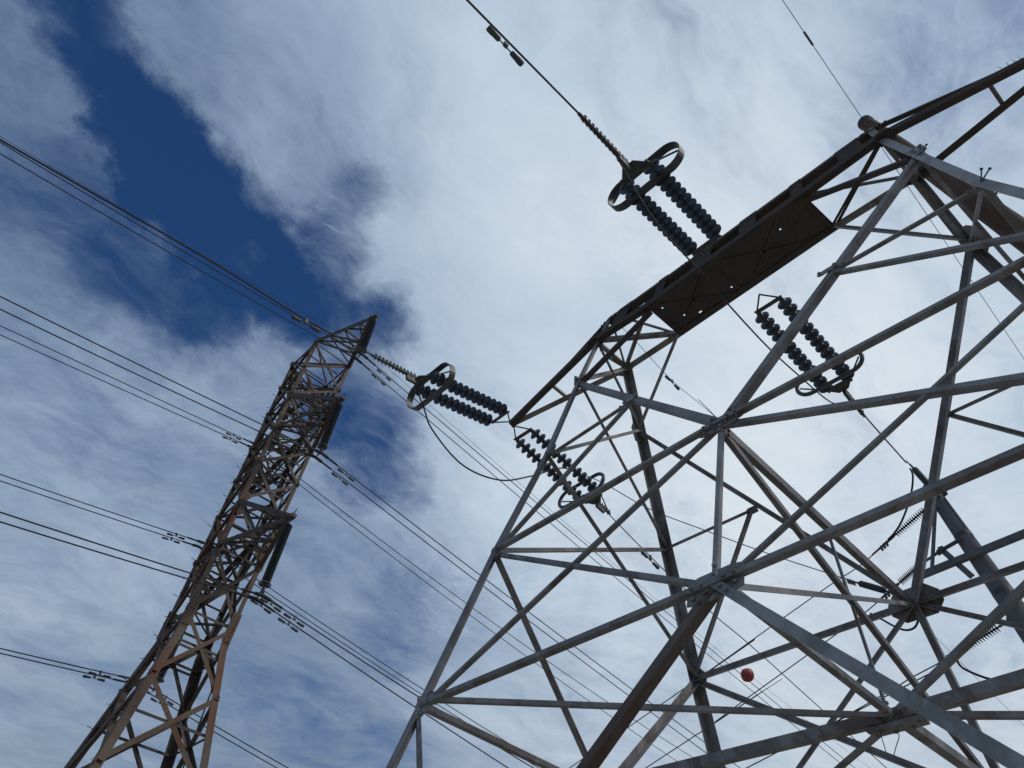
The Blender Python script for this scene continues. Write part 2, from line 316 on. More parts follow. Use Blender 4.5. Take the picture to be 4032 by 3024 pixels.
# middle diaphragm
for a, b, w in (('ML', 'M1', .11), ('M1', 'MR', .11)): member(a, b, 'H', w, 'horizontal_beam', off=-.01, t=.014)
for a, b, w in (('C1', 'M1', .065), ('M1', 'BC1', .1), ('L1', 'M1', .05), ('M1', 'BR1', .06), ('M1', 'R1', .055), ('M1', 'BL1', .075)): member(a, b, 'H', w, 'diaphragm_brace')
for a, b, w in (('C2', 'BC2', .125), ('C2', 'BC1', .085), ('C1', 'BC2', .055)): member(a, b, 'X', w, 'diaphragm_brace')
member('V', 'M1', 'X', .035, 'hanger')
bm = BM(); c = N['M1']; add_box(bm, c - V((0, 0, .03)), X, Y, Z, .27, .085, .02); 
for i in range(6): add_bolt(bm, c + V((-.22 + .088*i, (-1)**i*.04, -.05)), -Z, .018)
obj('gusset_plate', bm, 'steel', near)
# crossarm (flat truss)
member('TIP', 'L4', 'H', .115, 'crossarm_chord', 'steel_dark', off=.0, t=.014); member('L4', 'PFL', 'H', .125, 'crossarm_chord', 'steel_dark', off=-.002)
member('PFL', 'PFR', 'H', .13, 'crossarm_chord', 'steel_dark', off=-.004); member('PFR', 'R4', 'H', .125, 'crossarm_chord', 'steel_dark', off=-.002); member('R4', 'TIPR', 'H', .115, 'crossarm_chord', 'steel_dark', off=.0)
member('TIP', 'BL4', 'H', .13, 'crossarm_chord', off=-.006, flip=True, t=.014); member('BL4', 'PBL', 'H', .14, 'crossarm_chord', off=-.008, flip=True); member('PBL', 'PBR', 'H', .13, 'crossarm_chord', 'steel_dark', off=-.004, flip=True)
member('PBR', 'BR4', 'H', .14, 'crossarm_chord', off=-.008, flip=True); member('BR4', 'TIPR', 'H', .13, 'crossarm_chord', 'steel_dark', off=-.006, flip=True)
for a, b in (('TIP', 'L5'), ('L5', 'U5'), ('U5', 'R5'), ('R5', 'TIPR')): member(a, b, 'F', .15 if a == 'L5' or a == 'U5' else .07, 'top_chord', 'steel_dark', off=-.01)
for k in range(6):                                       # batten plates between the lower and upper front chords
    f = (k + .5) / 6; lo = N['L4'].lerp(N['R4'], f); hi = N['L5'].lerp(N['R5'], f); bm = BM()
    add_box(bm, (lo + hi) / 2, X, Y, hi - lo, (.17, .11, .2)[k % 3], .004, (hi - lo).length / 2 + .02)
    obj('batten', bm, 'steel_dark', near)
for a, b, w in (('L4', 'PBL', .09), ('BL4', 'PFL', .07), ('R4', 'PBR', .05), ('BR4', 'PFR', .06), ('AF', 'AB', .06), ('AFR', 'ABR', .06), ('J1', 'BL4', .055), ('L4', 'BL4', .08), ('R4', 'BR4', .08)):
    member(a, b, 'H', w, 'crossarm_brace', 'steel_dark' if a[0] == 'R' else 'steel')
member(N['R4'] + V((-.1, .03, 0)), N['PBR'] + V((-.12, 0, 0)), 'H', .045, 'crossarm_brace', 'steel_dark')
member(N['L5'] + V((.16, .06, 0)), N['PBL'], 'H', .04, 'crossarm_brace'); member(N['L5'] + V((.08, .0, 0)), N['BL4'], 'H', .04, 'crossarm_brace')
# solid underside plate of the middle of the crossarm, with a few holes
bm = BM(); a0, a1, b0, b1 = N['PFL'], N['PFR'], N['PBL'], N['PBR']; nx, ny = 110, 30
holes = {(6, 6), (12, 20), (88, 9), (20, 25), (21, 25), (45, 23)}
def pp(i, j): return a0.lerp(a1, i/nx).lerp(b0.lerp(b1, i/nx), j/ny) + V((0, 0, .03))
g0 = [[bm.verts.new(pp(i, j)) for j in range(ny+1)] for i in range(nx+1)]
for i in range(nx):
    for j in range(ny):
        if (i, j) not in holes: bm.faces.new((g0[i][j], g0[i+1][j], g0[i+1][j+1], g0[i][j+1]))
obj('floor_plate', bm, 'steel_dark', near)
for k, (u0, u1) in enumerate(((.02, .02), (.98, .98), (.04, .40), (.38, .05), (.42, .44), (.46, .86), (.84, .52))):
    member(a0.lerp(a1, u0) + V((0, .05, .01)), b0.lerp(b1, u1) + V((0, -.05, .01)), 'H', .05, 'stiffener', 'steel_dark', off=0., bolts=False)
# gusset plates
def gusset(c, n, u, hw, hh, name='gusset_plate', m='steel', off=-.008, cut=.35, nb=6):
    c = N[c] if isinstance(c, str) else V(c); n = FACE[n] if isinstance(n, str) else V(n)
    u = V(u); u = (u - n*u.dot(n)).normalized(); v = n.cross(u); c = c + n*off
    k = cut; poly = [c + u*a + v*b for a, b in ((-hw, -hh*k), (-hw*.6, -hh), (hw*.6, -hh), (hw, -hh*k), (hw, hh*k), (hw*.6, hh), (-hw*.6, hh), (-hw, hh*k))]
    bm = BM(); add_plate(bm, poly, n, .010)
    r = random.Random(int(c.x*100) + int(c.z*77))
    for i in range(nb):
        x = (-.75 + 1.5*(i % (nb//2)) / max(1, nb//2 - 1)) * hw; y = (.5 if i < nb//2 else -.5)*hh
        add_bolt(bm, c + u*x + v*y*(.8 + .3*r.random()), n, .022, .024)
    obj(name, bm, m, near)
gusset('C1', 'F', X, .25, .15, nb=8, off=-.030, cut=.8); gusset('C2', 'F', X, .26, .13, nb=8, off=-.030, cut=.7); gusset('BC2', 'B', X, .34, .2, nb=8)
gusset(N['BL2'] + V((.07, 0, 0)), 'B', X, .15, .13); gusset('NL', 'B', Z, .26, .13); gusset('NR', 'B', Z, .3, .15); gusset('BL4', 'B', X, .2, .11); gusset('BR4', 'B', X, .22, .12, m='steel_dark')
gusset('L3', 'L', Z, .12, .06); gusset(N['L2'] + V((.09, 0, -.02)), 'F', Z, .16, .09, off=-.02); gusset(N['L1'] + V((.1, 0, 0)), 'F', Z, .18, .1, off=-.02); gusset('L4', 'H', X, .16, .12, m='steel_dark', off=.016); gusset('R4', 'H', X, .16, .12, m='steel_dark', off=.016)
gusset('QL', 'B', Z, .12, .07); gusset('TL', 'B', X, .1, .06, nb=4); gusset('R3', 'F', Z, .2, .09, m='steel_light'); gusset('K1', 'F', X, .13, .06, nb=4); gusset('K2', 'F', X, .13, .06, nb=4)
# step bolts up the pale leg, bird spikes at the arm tips
for k, f in enumerate((-.55, .0, .9)):
    p = N['RM'].lerp(N['R3'], f) if f < 1 else N['R3'].lerp(N['R4'], .4); p = p + V((-.05, .0, 0))
    for d in (V((.75, -.15, .45)), V((.35, -.2, .6))):
        bm = BM(); d.normalize(); add_cyl(bm, p, p + d*.15, .008, .008, 8); add_cyl(bm, p + d*.15, p + d*.165, .016, .016, 8); obj('step_bolt', bm, 'fitting', near)
for tp, up_, n_, f0, f1 in (('TIP', 'L5', 8, .0, .12), ('TIPR', 'R5', 16, .0, .42)):
    for k in range(n_):
        p = N[tp].lerp(N[up_], f0 + (f1 - f0)*k/(n_ - 1)) + V((0, -.02, .03)); bm = BM(); add_cyl(bm, p - V((0, 0, .03)), p + V((-.03 + .02*(k % 3), -.03, .05)), .006, .001, 5); obj('bird_spike', bm, 'fitting', near)

# ------------------------------------------------------------------ far lattice tower
H0, D0 = -22.35, .42
def half(z): return .92 + .014*(z - 13) if z > 13 else .92 + .16*(13 - z)
def cor(sx, sy, z):
    k = max(0, z - 13) / 15; return V((H0 + .18*k + sx*half(z), D0 + .22*k + sy*half(z), z))
far = thing('lattice_tower', (H0, D0, 0), 'slender rusty tan lattice tower carrying two circuits of paired wires', 'tower')
LV = [28.5, 26.55, 24.65, 22.35, 20.4, 18.45, 16.25, 13.66, 11.2, 8.3, 4.6, 0.1]
for sx, sy in ((1, -1), (1, 1), (-1, -1), (-1, 1)):
    N['tmp'] = V((0, 0, 0))
    leg([cor(sx, sy, z) for z in (0.1, 8.3, 13.0, 13.9)], V((-sx, 0, 0)), V((0, -sy, 0)), .25 if sx > 0 else .3, .022, 'tan' if sx > 0 else 'tan_dark', far)  # lit tone on the right-hand legs, painted shade on the others
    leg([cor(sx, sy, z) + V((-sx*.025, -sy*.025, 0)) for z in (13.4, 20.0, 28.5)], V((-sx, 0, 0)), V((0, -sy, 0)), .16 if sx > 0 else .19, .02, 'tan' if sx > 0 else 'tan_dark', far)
FCS = (('px', (1, -1), (1, 1), X), ('mx', (-1, -1), (-1, 1), -X), ('py', (-1, 1), (1, 1), Y), ('my', (-1, -1), (1, -1), -Y))
for fi, (nm, c0, c1, nv) in enumerate(FCS):
    for i in range(len(LV) - 1):
        zt, zb = LV[i], LV[i+1]; mt = 'tan' if nm in ('px', 'my') else 'tan_dark'  # lit tone on the two facing sides, painted shade behind
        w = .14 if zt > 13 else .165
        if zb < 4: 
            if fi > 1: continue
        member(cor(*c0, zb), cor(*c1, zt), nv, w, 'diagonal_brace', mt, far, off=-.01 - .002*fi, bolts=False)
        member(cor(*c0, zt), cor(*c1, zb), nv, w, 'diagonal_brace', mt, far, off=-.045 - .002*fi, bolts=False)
        if zt > 13 and fi < 2: member(cor(*c0, (zt+zb)/2), cor(*c1, (zt+zb)/2), nv, .085, 'sub_brace', 'tan_dark', far, off=-.08, bolts=False)
for zt, zb in ((13.66, 11.2), (11.2, 8.3), (8.3, 4.6)):
    zm = (zt*half(zb) + zb*half(zt)) / (half(zt) + half(zb))
    for nm, c0, c1, nv in FCS: member(cor(*c0, zm), cor(*c1, zm), nv, .09, 'strut', 'tan_dark', far, off=-.09, bolts=False)
for i, z in enumerate(LV[:8]):
    for nm, c0, c1, nv in FCS[:4]:
        if True: member(cor(*c0, z), cor(*c1, z), nv, .09, 'strut', 'tan_dark', far, off=-.08, bolts=False)
    for c0, c1 in (((-1, -1), (1, 1)), ((-1, 1), (1, -1))): member(cor(*c0, z), cor(*c1, z), -Z, .075, 'strut', 'tan_dark', far, off=-.1 - .02*c0[1], bolts=False)
for sx, sy, z in ((1, -1, 13.66), (1, 1, 13.66), (-1, -1, 13.66), (1, -1, 18.3), (1, 1, 16.6)):     # bolted splice plates
    c = cor(sx, sy, z); bm = BM(); up = (cor(sx, sy, z+1) - c).normalized()
    add_box(bm, c + V((sx*.015, -sy*.14, 0)), Y, up, X, .16, .55, .014)
    for k in range(8):
        for q in (-.07, .07): add_bolt(bm, c + V((sx*.03, -sy*.14 + q, 0)) + up*(-.45 + .125*k), V((sx, 0, 0)), .026, .02)
    obj('splice_plate', bm, 'tan', far)
TIPS = [(-17.1, 0.51, 27.9, 28.45, 28.45), (-17.4, 0.51, 22.27, 24.5, 22.35), (-17.9, 0.51, 16.39, 18.3, 16.3), (-26.45, 1.3, 28.0, 28.45, 28.45), (-27.45, 1.3, 22.4, 24.5, 22.35), (-27.25, 1.3, 16.3, 18.3, 16.3)]        # crossarm tips: (x, y, z, upper level, lower level)
for (tx, ty, tz, zu, zl) in TIPS:
    tp = V((tx, ty, tz)); s = 1 if tx > H0 else -1; bm = BM()
    for sy in (-1, 1):
        cu, cl = cor(s, sy, zu), cor(s, sy, zl)
        for c, w in ((cu, .2), (cl, .16)):
            if c is cl and zl == zu: continue
            add_sweep(bm, [c, tp], Lprof(w, .016, True, -.002*sy), V((s*.2, sy, -.3)))
        mu = cu.lerp(tp, .5); ml = cl.lerp(tp, .5)
        if zl != zu: add_sweep(bm, [mu, ml], Lprof(.07, .01), V((0, sy, 0))); add_sweep(bm, [cu, ml], Lprof(.07, .01, True, -.02), V((0, sy, 0)))
    add_sweep(bm, [cor(s, -1, zl).lerp(tp, .5), cor(s, 1, zl).lerp(tp, .5)], Lprof(.07, .01), -Z)
    add_sweep(bm, [cor(s, -1, zl), cor(s, 1, zl).lerp(tp, .5)], Lprof(.07, .01, True, -.02), -Z)
    for zq in {zu, zl}:
        for f0, f1 in ((.25, .25), (.75, .75), (0, .25), (.25, .5), (.5, .75)):
            add_sweep(bm, [cor(s, -1, zq).lerp(tp, f0), cor(s, 1, zq).lerp(tp, f1)], Lprof(.075, .01, True, -.03), -Z)
            if f0 != f1: add_sweep(bm, [cor(s, 1, zq).lerp(tp, f0), cor(s, -1, zq).lerp(tp, f1)], Lprof(.075, .01, True, -.045), -Z)
    add_box(bm, tp, X, Y, Z, .16, .10, .07); add_cyl(bm, tp, tp + V((s*.22, .0, .26)), .035, .012, 6)
    obj('crossarm', bm, 'tan_dark', far)
bm = BM(); c = V((H0 - .2, D0 - .1, 0)); add_cyl(bm, cor(-1, 1, 1) + V((.35, -.3, 0)), cor(-1, 1, 28) + V((.2, -.25, 0)), .03, .03, 8); obj('cable_riser', bm, 'cable', far)
for sx, sy in ((-1, -1),):
    for k in range(22):
        z = 10 + k*.8; p = cor(sx, sy, z); d = V((-.8 if k % 2 else .1, -.3 if k % 2 else -.8, .1)).normalized()
        bm = BM(); add_cyl(bm, p, p + d*.2, .011, .011, 6); obj('step_bolt', bm, 'tan_dark', far)

# ------------------------------------------------------------------ insulators
DISC = None
def disc_mesh():
    global DISC
    if DISC is None:
        bm = BM(); add_lathe(bm, (0, 0, 0), (0, 0, 1), [(0, .0), (.038, .002), (.045, .02), (.045, .055), (.062, .062), (.105, .072), (.126, .088), (.127, .098), (.118, .100), (.10, .090), (.088, .104), (.075, .092), (.055, .106), (.03, .098), (.018, .11), (.018, .146), (0, .147)], 20)
        bmesh.ops.recalc_face_normals(bm, faces=bm.faces); DISC = bpy.data.meshes.new('insulator_disc'); bm.to_mesh(DISC); bm.free()
        for f in DISC.polygons: f.use_smooth = True
        DISC.materials.append(M['porcelain'])
    return DISC
def disc_string(root, p, q, n, scale=1.0):
    """a chain of n discs from p (tower end) to q, all children of one string part"""
    p, q = V(p), V(q); a = (q - p).normalized(); L = (q - p).length
    bm = BM(); add_cyl(bm, p, q, .016, .016, 8)
    st = obj('insulator_string', bm, 'fitting', root, loc=p)
    rot = V((0, 0, 1)).rotation_difference(a); pitch = L / n; rj = random.Random(int(p.x*31 + p.y*17 + n))
    for k in range(n):
        o = bpy.data.objects.new('insulator_disc', disc_mesh()); o.parent = st; o.location = a * (pitch * k)
        o.rotation_mode = 'QUATERNION'; o.rotation_quaternion = rot @ Matrix.Rotation(rj.uniform(-.035, .035), 3, 'X').to_quaternion(); o.scale = (scale, scale, max(pitch / .146, .75)); col.objects.link(o)
    return st
def stadium(hl, r, n=14):
    return [(hl + r*math.cos(x), r*math.sin(x)) for x in [-math.pi/2 + math.pi*i/n for i in range(n+1)]] + [(-hl + r*math.cos(x), r*math.sin(x)) for x in [math.pi/2 + math.pi*i/n for i in range(n+1)]]
def dead_end(anchor, ring, end, clamp, label, sep=.47, band=True, n=13, rlen=.68, rr=.27, lead=.30):
    A, Rg, E, Cl = V(anchor), V(ring), V(end), V(clamp); a = (E - A).normalized()
    root = thing('tension_insulator_assembly', A, label, 'insulator', 'double tension strings on the near tower')
    h = X - a*X.dot(a); h.normalize(); up = h.cross(a); up = up if up.z > 0 else -up
    bm = BM(); y0 = A + a*lead
    for s in (-1, 1): add_cyl(bm, A, y0 + h*s*sep/2, .016, .016, 8)
    add_plate(bm, [y0 - h*(sep/2+.05) - a*.03, y0 + h*(sep/2+.05) - a*.03, y0 + h*(sep/2+.03) + a*.05, y0 - h*(sep/2+.03) + a*.05], up, .018)
    obj('yoke_plate', bm, 'fitting', root)
    e0 = E - a*.22
    for s in (-1, 1): disc_string(root, y0 + h*s*sep/2 + a*.05, e0 + h*s*sep/2, n, 1.13)
    bm = BM(); add_plate(bm, [e0 - h*(sep/2+.06), e0 + h*(sep/2+.06), e0 + h*.1 + a*.24, e0 - h*.1 + a*.24], up, .02)
    for s in (-1, 1): add_cyl(bm, e0 + h*s*(sep/2), e0 + h*s*(sep/2) + a*.10, .035, .03, 8); add_cyl(bm, e0 + h*s*.12 + a*.02, e0 + h*s*.12 + a*.02 + up*.14, .015, .015, 6)
    obj('yoke_plate', bm, 'fitting', root)
    bm = BM(); pts = stadium(rlen - rr, rr); c = Rg; k = len(pts)
    if band:
        outs = []
        for (u, v) in pts:
            rad = V((u - max(-(rlen-rr), min(rlen-rr, u)), v)); rad = rad.normalized() if rad.length > 1e-6 else V((0, 1))
            b = c + h*u + up*v; d = h*rad.x + up*rad.y
            outs.append([bm.verts.new(b - a*.07), bm.verts.new(b + a*.07), bm.verts.new(b + a*.07 + d*.014), bm.verts.new(b - a*.07 + d*.014)])
        for i in range(k):
            A_, B_ = outs[i], outs[(i+1) % k]
            for j in range(4): bm.faces.new((A_[j], A_[(j+1) % 4], B_[(j+1) % 4], B_[j]))
    else:
        rings = []
        for (u, v) in pts:
            rad = V((u - max(-(rlen-rr), min(rlen-rr, u)), v)); rad = rad.normalized() if rad.length > 1e-6 else V((0, 1))
            b = c + h*u + up*v; d = h*rad.x + up*rad.y
            rings.append([bm.verts.new(b + (d*math.cos(x) + a*math.sin(x))*.042) for x in [2*math.pi*i/8 for i in range(8)]])
        for i in range(k):
            for j in range(8): bm.faces.new((rings[i][j], rings[i][(j+1) % 8], rings[(i+1) % k][(j+1) % 8], rings[(i+1) % k][j]))
    for s in (-1, 1): add_cyl(bm, e0 + h*s*(sep/2+.03), c + h*s*(rlen - .06), .016, .016, 6)
    o = obj('corona_ring', bm, 'ringm', root, smooth=not band)
    # strain clamp with its row of upstanding keeper bolts
    b0 = E + a*.02; cl = (Cl - b0); ca = cl.normalized(); bm = BM(); add_cyl(bm, b0 - ca*.05, b0 + ca*cl.length, .045, .028, 10)
    nb = int(cl.length / .085)
    for i in range(nb):
        p = b0 + ca*(.05 + i*.085)
        for s in (-1, 1): add_cyl(bm, p + h*.028*s - up*.05, p + h*.028*s + up*(.085 - .025*i/nb), .012, .012, 6)
        add_box(bm, p + up*.035, h, ca, up, .045, .022, .012)
    add_box(bm, b0 + ca*.1 - up*.09, ca, h, up, .14, .03, .06)
    obj('strain_clamp', bm, 'fitting', root)
    return root
AN, RI, EN, CLP = [(0.0, -1.06, 11.955), (-5.88, -0.045, 12.604), (-5.88, 0.09, 12.574), (0.0, 0.606, 12.435)], [(0.0, -2.814, 11.936), (-5.9, -2.235, 11.942), (-5.9, 2.372, 12.163), (0.0, 3.062, 12.361)], [(0.0, -3.255, 11.633), (-5.9, -2.592, 11.892), (-5.9, 2.953, 12.179), (0.0, 3.641, 12.351)], [(0.0, -4.375, 11.547), (-5.9, -3.66, 11.659), (-5.9, 3.427, 12.118), (0.0, 4.393, 12.158)]
LBL = ['double dark disc string with flat oval ring rising from the plated crossarm', 'double dark disc string with flat oval ring off the crossarm tip toward the rusty tower',
       'double dark disc string hanging from crossarm tip behind the tower leg', 'double dark disc string with tubular oval ring below the plated crossarm']
for i in range(4): dead_end(AN[i], RI[i], EN[i], CLP[i], LBL[i], band=i < 2, lead=.12 if i == 0 else .30)

def suspension(tip, pos, sepx, label, nd=27):
    tip, pos = V(tip), V(pos); root = thing('suspension_insulator', tip, label, 'insulator', 'suspension strings on the rusty tower')
    t = tip - V((0, 0, .07)); b = pos + V((0, 0, .45)); a = (b - t).normalized()
    bm = BM(); add_cyl(bm, t, t + a*.28, .03, .03, 6); obj('link', bm, 'fitting', root)
    disc_string(root, t + a*.25, b, nd, 1.22)
    bm = BM(); r = .19; ring = [b + V((r*math.cos(x), r*math.sin(x), .03)) for x in [2*math.pi*i/16 for i in range(17)]]; add_tube(bm, ring, .025, 6)
    add_box(bm, b + V((0, 0, .03)), X, Y, Z, r, .012, .012); obj('grading_ring', bm, 'ringm', root)
    bm = BM(); add_plate(bm, [b + V((-.05, 0, 0)), b + V((.05, 0, 0)), pos + V((sepx/2, 0, .06)), pos + V((-sepx/2, 0, .06))], Y, .02); obj('yoke_plate', bm, 'fitting', root)
    return root
SUSP = [((-17.1, 0.51, 27.9), (-17.135, 0.51, 24.875), 0.5, 'closely stacked disc string at the top tip of the rusty tower'), ((-17.4, 0.51, 22.27), (-17.53, 0.51, 19.143), 0.5, 'closely stacked disc string at the middle near arm of the rusty tower'), ((-17.9, 0.51, 16.39), (-18.0, 0.51, 13.197), 0.5, 'closely stacked disc string at the lowest near arm of the rusty tower'), ((-26.45, 1.3, 28.0), (-26.45, 1.3, 25.174), 0.5, 'disc string mostly hidden behind the rusty tower, upper far arm'), ((-27.45, 1.3, 22.4), (-27.45, 1.3, 19.532), 0.5, 'disc string mostly hidden behind the rusty tower, middle far arm'), ((-27.25, 1.3, 16.3), (-27.25, 1.3, 13.019), 0.5, 'disc string mostly hidden behind the rusty tower, lower far arm')]
for tip, pos, sp, lab in SUSP: suspension(tip, pos, sp, lab)

# ------------------------------------------------------------------ conductors
def wire_obj(name, pts, r, label, cat='wire', group=None, mat='wire', seg=6, per=8, smooth=True):
    bm = BM(); add_tube(bm, smooth_path(pts, per) if smooth else pts, r, seg)
    return tag(obj(name, bm, mat, smooth=True), label, cat, group)
WIRES = {'Tb': (-16.9, 24.8371, 0.1697, 0.0016, -0.1303, 0.0004), 'Ta': (-17.37, 24.913, 0.1686, 0.0014, -0.1316, 0.0004), 'Mb': (-17.29, 19.0977, 0.141, 0.0007, -0.1323, 0.0008), 'Ma': (-17.77, 19.1892, 0.1593, 0.0013, -0.1339, 0.0006), 'Lb': (-17.75, 13.1556, 0.1667, 0.0014, -0.1313, 0.0017), 'La': (-18.25, 13.2385, 0.1783, 0.0015, -0.1545, 0.0014), 'fTb': (-26.2, 25.2144, 0.1332, -0.0003, -0.1565, 0.0015), 'fTa': (-26.7, 25.3335, 0.1516, 0.0001, -0.169, 0.0013), 'fMb': (-27.2, 19.6216, 0.1777, 0.0015, -0.1441, 0.0013), 'fMa': (-27.7, 19.6427, 0.1767, 0.0013, -0.1396, 0.001), 'fLb': (-27.0, 13.1134, 0.1541, 0.0014, -0.1525, 0.0018), 'fLa': (-27.5, 13.1249, 0.152, 0.0015, -0.1547, 0.0018), 'sh': (-17.15, 25.6503, 0.1885, 0.0016, -0.1588, 0.0013)}
def wz(k, d):
    H, zc, aL, qL, aR, qR = WIRES[k]
    t = abs(d); s = zc + (aL*d + qL*d*d if d < 0 else aR*d + qR*d*d)
    return V((H, d + .51, s))
WLAB = {'Tb': 'right wire of the top near pair on the rusty tower', 'Ta': 'left wire of the top near pair on the rusty tower', 'Mb': 'right wire of the middle near pair on the rusty tower', 'Ma': 'left wire of the middle near pair on the rusty tower', 'Lb': 'right wire of the lowest near pair on the rusty tower', 'La': 'left wire of the lowest near pair on the rusty tower', 'fTb': 'right wire of the upper far pair on the rusty tower', 'fTa': 'left wire of the upper far pair on the rusty tower', 'fMb': 'right wire of the middle far pair on the rusty tower', 'fMa': 'left wire of the middle far pair on the rusty tower', 'fLb': 'right wire of the lowest far pair on the rusty tower', 'fLa': 'left wire of the lowest far pair on the rusty tower', 'sh': 'thin shield wire beside the top near pair of the rusty tower'}
for k in WIRES:
    lim = 45
    ds = [-lim + i*1.0 for i in range(int(lim)+1)]; rt = 75
    ds += [i*1.5 for i in range(1, int(rt/1.5))]
    pts = [wz(k, d) for d in ds]
    # the kink at the clamp is eased by armour rods
    bm = BM(); add_tube(bm, pts, .009 if k == 'sh' else .021, 6)
    if k != 'sh': add_tube(bm, [wz(k, d) for d in (-.75, -.4, 0, .4, .75)], .038, 8); add_tube(bm, [wz(k, d) for d in (-.28, 0, .28)], .062, 8)
    tag(obj('shield_wire' if k == 'sh' else 'conductor', bm, 'wire', smooth=True), WLAB[k], 'wire', None if k == 'sh' else 'paired wires on the rusty tower')

def damper(c, ax, label, s=1.0, group='vibration dampers on the paired wires', sep=.19):
    """stockbridge damper hung under the wire at c"""
    c, ax = V(c), V(ax).normalized(); up = (Z - ax*Z.z*ax.z).normalized(); dn = -up
    root = thing('vibration_damper', c, label, 'damper', group)
    bm = BM(); add_box(bm, c + dn*.03*s, ax, up, ax.cross(up), .03*s, .06*s, .022*s); obj('clamp', bm, 'fitting', root)
    m0 = c + dn*.10*s; bm = BM(); add_tube(bm, [m0 - ax*sep*s, m0 - ax*.06*s, m0 + ax*.06*s, m0 + ax*sep*s], .009*s, 6); obj('messenger_cable', bm, 'fitting', root)
    for k in (-1, 1):
        bm = BM(); p = m0 + ax*k*sep*.55*s; q = m0 + ax*k*sep*1.75*s; L = (q - p).length
        add_lathe(bm, p, q - p, [(0, 0), (.026*s, .004), (.034*s, .02*s), (.036*s, L*.5), (.040*s, L*.6), (.041*s, L*.9), (.032*s, L), (0, L)], 12); obj('weight', bm, 'fitting', root, smooth=True)
    return root
DAMP = [('Ta', 1.83, 'double weight damper past the rusty tower on the left wire of the top near pair'), ('Tb', 1.79, 'double weight damper past the rusty tower on the right wire of the top near pair'), ('Mb', -0.93, 'double weight damper before the rusty tower on the right wire of the middle near pair'), ('Mb', 1.73, 'double weight damper past the rusty tower on the right wire of the middle near pair'), ('Ma', -1.01, 'double weight damper before the rusty tower on the left wire of the middle near pair'), ('Ma', 1.75, 'double weight damper past the rusty tower on the left wire of the middle near pair'), ('Lb', 0.87, 'double weight damper on the rusty tower on the right wire of the lowest near pair'), ('Lb', 1.79, 'double weight damper past the rusty tower on the right wire of the lowest near pair'), ('La', 0.77, 'double weight damper on the rusty tower on the left wire of the lowest near pair'), ('La', 1.87, 'double weight damper past the rusty tower on the left wire of the lowest near pair'), ('fTb', -0.75, 'double weight damper before the rusty tower on the right wire of the upper far pair'), ('fTb', 1.73, 'double weight damper past the rusty tower on the right wire of the upper far pair'), ('fTa', -0.71, 'double weight damper before the rusty tower on the left wire of the upper far pair'), ('fTa', 1.81, 'double weight damper past the rusty tower on the left wire of the upper far pair'), ('fMb', -0.75, 'double weight damper before the rusty tower on the right wire of the middle far pair'), ('fMa', -0.75, 'double weight damper before the rusty tower on the left wire of the middle far pair'), ('fLb', -0.89, 'double weight damper before the rusty tower on the right wire of the lowest far pair'), ('fLb', 1.77, 'double weight damper past the rusty tower on the right wire of the lowest far pair'), ('fLa', -0.91, 'double weight damper before the rusty tower on the left wire of the lowest far pair'), ('fLa', 1.79, 'double weight damper past the rusty tower on the left wire of the lowest far pair')]
for k, y, lab in DAMP:
    d = y - .51; damper(wz(k, d), wz(k, d+.2) - wz(k, d-.2), lab, 1.2)
